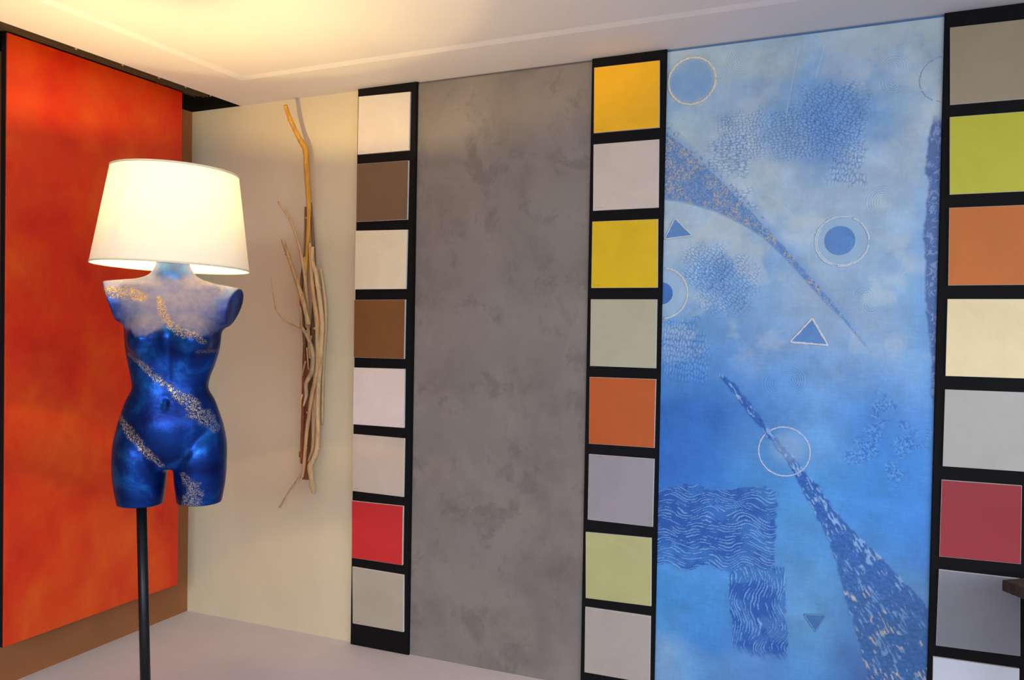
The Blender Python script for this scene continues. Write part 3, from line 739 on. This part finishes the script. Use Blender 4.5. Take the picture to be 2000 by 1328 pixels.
for key, nm, wd, lab in (('b1', 'branch', 'yellow', 'thick yellow ochre branch bent at the top'), ('b2', 'branch', 'tan', None), ('b3', 'branch', 'tan', None),
        ('b4', 'branch', 'pale', 'pale long branch with hooked foot'), ('b5', 'branch', 'tan', None), ('b6', 'branch', 'grey', 'grey knotty branch in front'),
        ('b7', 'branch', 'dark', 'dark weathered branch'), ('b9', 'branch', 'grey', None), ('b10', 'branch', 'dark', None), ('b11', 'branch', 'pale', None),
        ('b12', 'branch', 'brown', None), ('b13', 'branch', 'tan', None), ('b14', 'branch', 'tan', None), ('curl', 'twig', 'tan', 'thin curling twig'), ('twig', 'twig', 'grey', 'straight grey twig sticking out below'),
        ('s1', 'twig', 'grey', None), ('s2', 'twig', 'grey', None), ('s3', 'twig', 'pale', None), ('s4', 'twig', 'tan', None)):
    rng = random.Random(key)
    pts = BR[key]
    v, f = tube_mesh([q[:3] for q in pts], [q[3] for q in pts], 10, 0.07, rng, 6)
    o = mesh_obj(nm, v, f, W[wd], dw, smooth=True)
    if lab: o['label'] = lab
    # knots and broken side shoots
    if key in ('b1', 'b4', 'b5', 'b6', 'curl', 'b3'):
        for i in range(1, len(pts) - 1, 2 if key != 'b1' else 3):
            p = np.array(pts[i][:3]); r = pts[i][3]; sgn = rng.choice((-1, 1))
            q = p + np.array([sgn * r * 1.5, -r * 0.6, rng.uniform(0.2, 1.2) * r])
            v, f = tube_mesh([p, (p + q) / 2, q], [r * 0.55, r * 0.45, r * 0.3], 7, 0.1, rng, 2)
            mesh_obj('knot', v, f, W[wd], o, smooth=True)
mt = box('mount', 0.707, 0.737, -0.036, -0.0015, 0.722, 1.42, W['brown'], dw, 0.003); mt['label'] = 'brown wooden batten behind the branches'
box('peg', 0.682, 0.709, -0.030, -0.012, 0.820, 0.848, W['brown'], dw, 0.004)

# ---------------------------------------------------------------- mannequin floor lamp
LX, LY = 1.071, -1.205
lamp = thing('mannequin_floor_lamp', 'floor lamp made of a blue metallic female torso under a glowing cream shade', 'floor lamp', (LX, LY, 0.0))

def smin(a, b, k):
    h = np.clip(0.5 + 0.5 * (b - a) / k, 0, 1)
    return b * (1 - h) + a * h - k * h * (1 - h)
def smax(a, b, k):
    return -smin(-a, -b, k)
def capsule(X, Y, Z, a, b, ra, rb):
    a = np.array(a); b = np.array(b); d = b - a; L2 = d.dot(d)
    t = np.clip(((X - a[0]) * d[0] + (Y - a[1]) * d[1] + (Z - a[2]) * d[2]) / L2, 0, 1)
    return np.sqrt((X - a[0] - t * d[0]) ** 2 + (Y - a[1] - t * d[1]) ** 2 + (Z - a[2] - t * d[2]) ** 2) - (ra + (rb - ra) * t)
def ellip(X, Y, Z, c, r):
    q = np.sqrt(((X - c[0]) / r[0]) ** 2 + ((Y - c[1]) / r[1]) ** 2 + ((Z - c[2]) / r[2]) ** 2)
    return (q - 1) * min(r)
def pinterp(z, zs, vs):
    """smooth interpolation through the keys (Hermite)"""
    zs = np.array(zs); vs = np.array(vs); mm = np.gradient(vs, zs)
    i = np.clip(np.searchsorted(zs, z) - 1, 0, len(zs) - 2); h = zs[i + 1] - zs[i]; t = np.clip((z - zs[i]) / h, 0, 1)
    return (2*t**3 - 3*t**2 + 1) * vs[i] + (t**3 - 2*t**2 + t) * h * mm[i] + (-2*t**3 + 3*t**2) * vs[i+1] + (t**3 - t**2) * h * mm[i+1]
def torso_field(X, Y, Z):
    """x: towards the viewer's right, y: front, z: up from the cut thighs (metres)"""
    z1 = Z[0, 0, :]
    zk = [.06, .11, .15, .191, .2365, .282, .327, .363, .394, .439, .484, .552, .60, .64, .68, .71, .76]
    A = pinterp(z1, zk, [.10, .138, .160, .1665, .160, .147, .131, .1135, .1165, .129, .139, .145, .147, .143, .115, .072, .05])
    Bb = pinterp(z1, zk, [.045, .062, .082, .098, .100, .094, .086, .079, .079, .084, .089, .093, .088, .076, .060, .052, .05])
    Yc = pinterp(z1, zk, [0, .0, -.002, -.006, -.004, .002, .006, .008, .006, .002, 0, -.002, -.008, -.014, -.02, -.022, -.018])
    Xc = pinterp(z1, zk, [0, 0, 0, 0, 0, 0, 0, -.001, -.001, .002, .004, .005, .006, .004, .002, 0, 0])
    x = np.abs((X - Xc) / A); y = np.abs((Y - Yc) / Bb); p = 2.25
    trunk = ((x ** p + y ** p + 1e-9) ** (1 / p) - 1) * np.minimum(A, Bb)
    trunk = smax(trunk, 0.112 - Z, 0.012)
    trunk = smax(trunk, Z - 0.735, 0.02)
    f = trunk
    # belly and pubic mound
    f = smin(f, ellip(X, Y, Z, (0, .062, .235), (.075, .045, .07)), .04)
    # buttocks
    for s in (-1, 1):
        f = smin(f, ellip(X, Y, Z, (s * .072, -.068, .165), (.082, .07, .085)), .03)
    # breasts
    for s in (-1, 1):
        f = smin(f, ellip(X, Y, Z, (s * .064 + .002, .078, .522), (.056, .052, .056)), .032)
        f = smin(f, ellip(X, Y, Z, (s * .070 + .002, .122, .520), (.012, .012, .012)), .018)
    # shoulders and arm stumps, cut by slanting planes
    sh = capsule(X, Y, Z, (0, -.022, .680), (.185, -.012, .640), .036, .046)
    sh = smin(sh, capsule(X, Y, Z, (.135, -.012, .62), (.23, -.002, .612), .052, .050), .03)
    sh = smax(sh, (X - .204) * .91 + (Y + .012) * .33 - (Z - .668) * .30, .004)
    sl = capsule(X, Y, Z, (0, -.022, .684), (-.185, -.012, .652), .036, .046)
    sl = smin(sl, capsule(X, Y, Z, (-.135, -.012, .63), (-.23, -.002, .624), .052, .050), .03)
    sl = smax(sl, -(X + .202) * .93 + (Y + .012) * .06 - (Z - .684) * .34, .004)
    f = smin(f, smin(sh, sl, .02), .035)
    # neck
    f = smin(f, capsule(X, Y, Z, (0, -.016, .70), (0, -.008, .83), .049, .049), .028)
    # collar bones
    for s in (-1, 1):
        f = smin(f, capsule(X, Y, Z, (s * .018, .030, .672), (s * .13, .022, .682), .008, .008), .018)
    # thighs
    zt = [-.03, 0, .057, .10, .15, .20, .26, .31]
    ta = pinterp(z1, zt, [.064, .068, .0765, .080, .081, .076, .055, .02]); tx = pinterp(z1, zt, [.086, .0875, .089, .0895, .088, .084, .078, .07])
    ty = pinterp(z1, zt, [.006, .006, .008, .010, .012, .010, .004, 0])
    for s in (-1, 1):
        q = np.sqrt(((X - s * tx) / ta) ** 2 + ((Y - ty) / (ta * 1.12)) ** 2)
        th = (q - 1) * ta
        th = smax(th, Z - .30, .02)
        f = smin(f, th, .014)
    # creases: groin lines, mid line, navel, ribs
    front = sstep(0.0, 0.05, Y)
    for s in (-1, 1):
        g = capsule(X, Y, Z, (s * .014, .085, .118), (s * .120, .085, .235), .002, .002)
        f = f + front * .0045 * np.exp(-(g / .016) ** 2)
    f = f + front * .0035 * np.exp(-(X / .013) ** 2) * sstep(.33, .37, Z) * (1 - sstep(.47, .53, Z))
    f = f + front * .0075 * np.exp(-((X + .004) ** 2 / .009 ** 2 + (Z - .322) ** 2 / .013 ** 2))
    f = f - front * .004 * np.exp(-((np.abs(X) - .055) / .03) ** 2) * np.exp(-((Z - .44) / .03) ** 2)
    f = smax(f, -Z, .003)
    f = smax(f, Z - .822, .003)
    return f

def surface_nets(f, x, y, z):
    s = f < 0
    nx, ny, nz = f.shape
    acc = np.zeros((nx - 1, ny - 1, nz - 1, 3)); cnt = np.zeros((nx - 1, ny - 1, nz - 1))
    offs = [(i, j, k) for i in (0, 1) for j in (0, 1) for k in (0, 1)]
    def sub(a, o): return a[o[0]:nx - 1 + o[0], o[1]:ny - 1 + o[1], o[2]:nz - 1 + o[2]]
    for ax in range(3):
        for o in offs:
            if o[ax]: continue
            o2 = list(o); o2[ax] = 1
            a = sub(f, o); b = sub(f, o2)
            cr = (a < 0) != (b < 0)
            t = np.where(cr, a / np.where(cr, a - b, 1), 0)
            p = [np.full(a.shape, float(o[q])) for q in range(3)]; p[ax] = t
            for q in range(3): acc[..., q] += np.where(cr, p[q], 0)
            cnt += cr
    act = cnt > 0
    idx = np.full(act.shape, -1); idx[act] = np.arange(act.sum())
    ii = np.argwhere(act); loc = acc[act] / cnt[act][:, None]
    h = np.array([x[1] - x[0], y[1] - y[0], z[1] - z[0]])
    V = np.array([x[0], y[0], z[0]]) + (ii + loc) * h
    F = []
    for ax in range(3):
        u, v = (ax + 1) % 3, (ax + 2) % 3
        sl0 = [slice(None)] * 3; sl1 = [slice(None)] * 3; sl0[ax] = slice(0, -1); sl1[ax] = slice(1, None)
        e = np.argwhere(s[tuple(sl0)] != s[tuple(sl1)])
        e = e[(e[:, u] > 0) & (e[:, v] > 0) & (e[:, u] < f.shape[u] - 1) & (e[:, v] < f.shape[v] - 1)]
        flip = s[tuple(sl0)][tuple(e.T)]
        def cell(du, dv):
            c = e.copy(); c[:, u] -= du; c[:, v] -= dv
            return idx[tuple(c.T)]
        q = np.stack([cell(1, 1), cell(0, 1), cell(0, 0), cell(1, 0)], 1)
        q[~flip] = q[~flip][:, ::-1]
        F.append(q)
    return V, np.concatenate(F)

def torso():
    h = 0.0036
    x = np.arange(-.245, .2451, h); y = np.arange(-.165, .1701, h); z = np.arange(-.012, .8361, h)
    X, Y, Z = np.meshgrid(x, y, z, indexing='ij')
    V, F = surface_nets(torso_field(X, Y, Z), x, y, z)
    vx, vy, vz = V.T
    front = sstep(-.03, .0, vy)
    def px(pts): return [((a - 335) * .00162, (981 - b) * .00162) for a, b in pts]
    def band(pts, widths):
        p = px(pts); best = np.full(len(vx), 9.0)
        for i in range(len(p) - 1):
            (ax_, az), (bx_, bz) = p[i], p[i + 1]; dx, dz = bx_ - ax_, bz - az; L2 = dx * dx + dz * dz
            t = np.clip(((vx - ax_) * dx + (vz - az) * dz) / L2, 0, 1)
            w = (widths[i] + (widths[i + 1] - widths[i]) * t) * .00162
            best = np.minimum(best, np.hypot(vx - ax_ - t * dx, vz - az - t * dz) / w)
        return best
    nz = fbm(vx * 60 + vy * 40, vz * 60 + vy * 31, 3, 3) - .5
    gold = np.zeros(len(vx)); warm = np.zeros(len(vx))
    for pts, w, wm, st in (([(217, 572), (250, 572), (288, 580)], [10, 15, 8], 1.0, 1.0), ([(316, 582), (324, 608), (336, 628)], [5, 10, 9], 1.0, 1.0),
            ([(336, 628), (358, 645), (388, 654), (402, 664)], [9, 9, 8, 5], .55, .9), ([(390, 684), (422, 682)], [3, 3], .6, .5),
            ([(262, 690), (285, 705)], [4, 6], .3, .6), ([(285, 705), (318, 735), (333, 748)], [6, 8, 6], .35, .95), ([(338, 750), (372, 780), (384, 796)], [7, 13, 14], .35, 1.0),
            ([(384, 796), (405, 812), (420, 832)], [13, 13, 8], .3, .8), ([(248, 810), (268, 835), (296, 868), (326, 902)], [6, 10, 9, 5], .4, .95),
            ([(365, 918), (384, 945), (380, 980)], [6, 14, 20], .25, .75)):
        b = band(pts, w); mk = (1 - sstep(.65, 1.15, b + 1.2 * nz)) * front * st
        warm = np.where(mk > gold, wm, warm); gold = np.maximum(gold, mk)
    lowline = .545 + .012 * np.cos((vx - .02) * 40) + .03 * nz - .05 * np.abs(vx)
    pale = sstep(lowline - .006, lowline + .012, vz) * (1 - .75 * sstep(.125, .165, np.abs(vx) + .06 * nz)) * (1 - .85 * sstep(.695, .72, vz + .03 * nz)) * front
    pale *= .75 + .8 * np.clip(fbm(vx * 22, vz * 22, 9, 3) - .35, 0, 1)
    top = sstep(.655, .69, vz + .03 * nz) * (1 - sstep(.71, .73, vz)) * (np.abs(vx) > .03)
    pale = np.clip(np.maximum(pale, .55 * top), 0, 1)
    # turn to face the viewer's left a little and set in the room
    ang = math.radians(-45.2 - 8.0)
    fdir = np.array([math.cos(ang), math.sin(ang)]); rdir = np.array([-fdir[1], fdir[0]])
    Wd = np.zeros_like(V)
    Wd[:, 0] = LX + rdir[0] * vx + fdir[0] * vy; Wd[:, 1] = LY + rdir[1] * vx + fdir[1] * vy; Wd[:, 2] = .868 + vz
    t = NT('metallic_blue_paint')
    at = t.n('ShaderNodeAttribute', attribute_name='paint'); sep = t.n('ShaderNodeSeparateColor'); t.l(at.outputs['Color'], sep.inputs[0])
    vec = t.coords()
    n1 = t.noise(vec, 9, 5, .6, .6); n2 = t.noise(vec, 60, 4, .6); fl = t.noise(vec, 210, 2, .5, 1.5)
    blue = t.ramp(n1, [(.30, lin((4, 24, 88))), (.52, lin((8, 54, 132))), (.72, lin((26, 106, 192)))])
    c = t.mix(sep.outputs[1], blue, t.ramp(n2, [(.3, lin((62, 72, 116))), (.7, lin((108, 108, 142)))]))
    flake = t.math('MULTIPLY', sep.outputs[0], t.ramp(fl, [(.49, (0, 0, 0)), (.57, (1, 1, 1))]))
    metal = t.mix(sep.outputs[2], lin((180, 176, 156)), lin((206, 166, 72)))
    c = t.mix(flake, c, metal)
    t.set(**{'Base Color': c, 'Metallic': t.math('MULTIPLY_ADD', sep.outputs[1], -.8), 'Roughness': t.math('ADD', t.math('MULTIPLY_ADD', sep.outputs[1], .35), t.math('MULTIPLY', n2, .12)), 'Coat Weight': .0})
    rg = t.b.inputs['Roughness'].links[0].from_node.inputs[0].links[0].from_node; rg.inputs[2].default_value = .28
    md = t.b.inputs['Metallic'].links[0].from_node; md.inputs[2].default_value = .8
    hgt = t.math('ADD', t.math('MULTIPLY', n2, .5), t.math('MULTIPLY', flake, .8))
    t.bump(hgt, .003, .5)
    o = mesh_obj('torso', Wd, F, t.m, lamp, origin=(LX, LY, .868), smooth=True)
    ca = o.data.color_attributes.new('paint', 'FLOAT_COLOR', 'POINT')
    ca.data.foreach_set('color', np.stack([gold, pale, warm, np.ones(len(vx))], 1).astype(np.float32).ravel())
    o['label'] = 'deep blue metallic female torso with pale chest and gold flecked bands'
    return o
torso()

# stand: slim black pole rising into the thigh, round foot
pb, pt = np.array([1.045, -1.262, .012]), np.array([1.006, -1.262, .95])
pole_dir = pt - pb
lathe('pole', [(.0001, 0), (.0155, 0), (.0155, .93), (.0001, .93)], M_black_metal, lamp, pb, pole_dir, 32)
lathe('base', [(.0001, 0), (.170, 0), (.172, .004), (.170, .010), (.03, .016), (.022, .03), (.0001, .03)], M_black_metal, lamp, (1.045, -1.262, 0), (0, 0, 1), 64)
# shade
SC, SA = np.array([1.065, -1.203, 1.614]), np.array([.0167, .0310, .9994])
def shade_mat():
    t = NT('cream_shade_fabric')
    vec = t.coords((1, 1, 1))
    w = t.noise(vec, 500, 2)
    colr = t.ramp(w, [(.3, (.82, .74, .60)), (.7, (.92, .84, .70))])
    df = t.n('ShaderNodeBsdfDiffuse'); tr = t.n('ShaderNodeBsdfTranslucent'); mx = t.n('ShaderNodeMixShader')
    t.l(colr, df.inputs['Color']); t.l(colr, tr.inputs['Color']); mx.inputs[0].default_value = .040
    t.l(df.outputs[0], mx.inputs[1]); t.l(tr.outputs[0], mx.inputs[2]); t.l(mx.outputs[0], t.out.inputs['Surface'])
    return t.m
shade = lathe('lamp_shade', [(.2358, 0), (.1909, .2985)], shade_mat(), lamp, SC, SA, 96)
shade['label'] = 'glowing cream fabric drum shade'
M_rim = plain('shade_rim_tape', lin((236, 222, 190)), .7)
for r, hh in ((.2360, 0.0), (.1911, .2985)):
    lathe('rim', [(r + .0012, hh - .003), (r + .0012, hh + .003), (r - .0012, hh + .003), (r - .0012, hh - .003)], M_rim, shade, SC, SA, 96, closed=True)
tb = tube_mesh
for k in range(3):
    a = 2 * math.pi * k / 3 + .5
    u = np.array([math.cos(a), math.sin(a), 0])
    v, f = tube_mesh([SC + SA * .11 + u * .018, SC + SA * .14 + u * .10, SC + SA * .29 + u * .190], [.0015] * 3, 6, 0, None, 5)
    mesh_obj('spider_arm', v, f, M_screw, shade, smooth=True)
lathe('chest_light_shield', [(.0001, 0), (.069, 0), (.071, .003), (.069, .006), (.0001, .006)], M_screw, lamp, (1.069, -1.204, 1.714), (0, 0, 1), 40)  # unseen disc added to keep direct bulb light off the chest
lathe('socket', [(.0001, 0), (.02, 0), (.02, .06), (.015, .065), (.0001, .065)], M_black_metal, lamp, (1.069, -1.204, 1.69), (0, 0, 1), 24)
def bulb_mat():
    t = NT('lit_bulb_glass')
    em = t.n('ShaderNodeEmission'); em.inputs['Color'].default_value = (*BULB_COLOR, 1); em.inputs['Strength'].default_value = BULB_STRENGTH
    t.l(em.outputs[0], t.out.inputs['Surface'])
    return t.m
M_bulb = bulb_mat()
M_cap = plain('bulb_stop_white', lin((225, 222, 212)), .6)
for z0, z1 in ((1.840, 1.864), (1.763, 1.774)):          # two short warm tubes on one stem
    bb = lathe('bulb', [(.0135, z0 - 1.757), (.0135, z1 - .002 - 1.757), (.0116, z1 - 1.757)], M_bulb, lamp, (1.069, -1.204, 1.757), (0, 0, 1), 24)
    for zc, rc in ((z0 - .004, .0142), (z1, .0112)):  # opaque ends added to cut the bulb light reaching the ceiling
        lathe('bulb_light_stop', [(.0001, 0), (rc, 0), (rc, .004), (.0001, .004)], M_cap, bb, (1.069, -1.204, zc), (0, 0, 1), 24)
lathe('stem', [(.005, 1.757 - 1.757), (.005, 1.838 - 1.757)], M_cap, lamp, (1.069, -1.204, 1.757), (0, 0, 1), 12)

# ---------------------------------------------------------------- recessed ceiling spotlight at the top edge
dl = thing('ceiling_spotlight', 'small round recessed spotlight set flush in the white ceiling', 'ceiling light', (1.30, -1.09, 2.504))
zc = HC(1.30) + .014
lathe('bezel', [(.030, -.001), (.044, -.004), (.046, .001), (.030, .003)], plain('white_bezel', lin((230, 228, 222)), .4), dl, (1.30, -1.09, zc), (0, 0, 1), 40, closed=True)
t_ = NT('spotlight_lens'); e_ = t_.n('ShaderNodeEmission'); e_.inputs['Color'].default_value = (1, .95, .82, 1); e_.inputs['Strength'].default_value = 2.0
t_.l(e_.outputs[0], t_.out.inputs['Surface'])
lathe('lens', [(.0001, -.002), (.020, -.002), (.031, .0005)], t_.m, dl, (1.30, -1.09, zc), (0, 0, 1), 32)

# ---------------------------------------------------------------- corner of a dark wooden table at the right edge
M_dark_wood = wood('dark_table_wood', (58, 44, 38), (34, 26, 24))
tbl = thing('side_table', 'dark wooden table whose corner juts in at the right edge before the board', 'table', (3.85, -.55, 0.0))
prism('table_top', [(3.477, -.419), (3.95, .0 - .03), (4.40, -.40), (3.93, -1.08)], 2, .698, .730, M_dark_wood, tbl, .002)
for x, y in ((3.64, -.43), (3.93, -.17), (4.24, -.42), (3.93, -.88)):
    box('leg', x - .022, x + .022, y - .022, y + .022, 0.0, .698, M_dark_wood, tbl, .003)
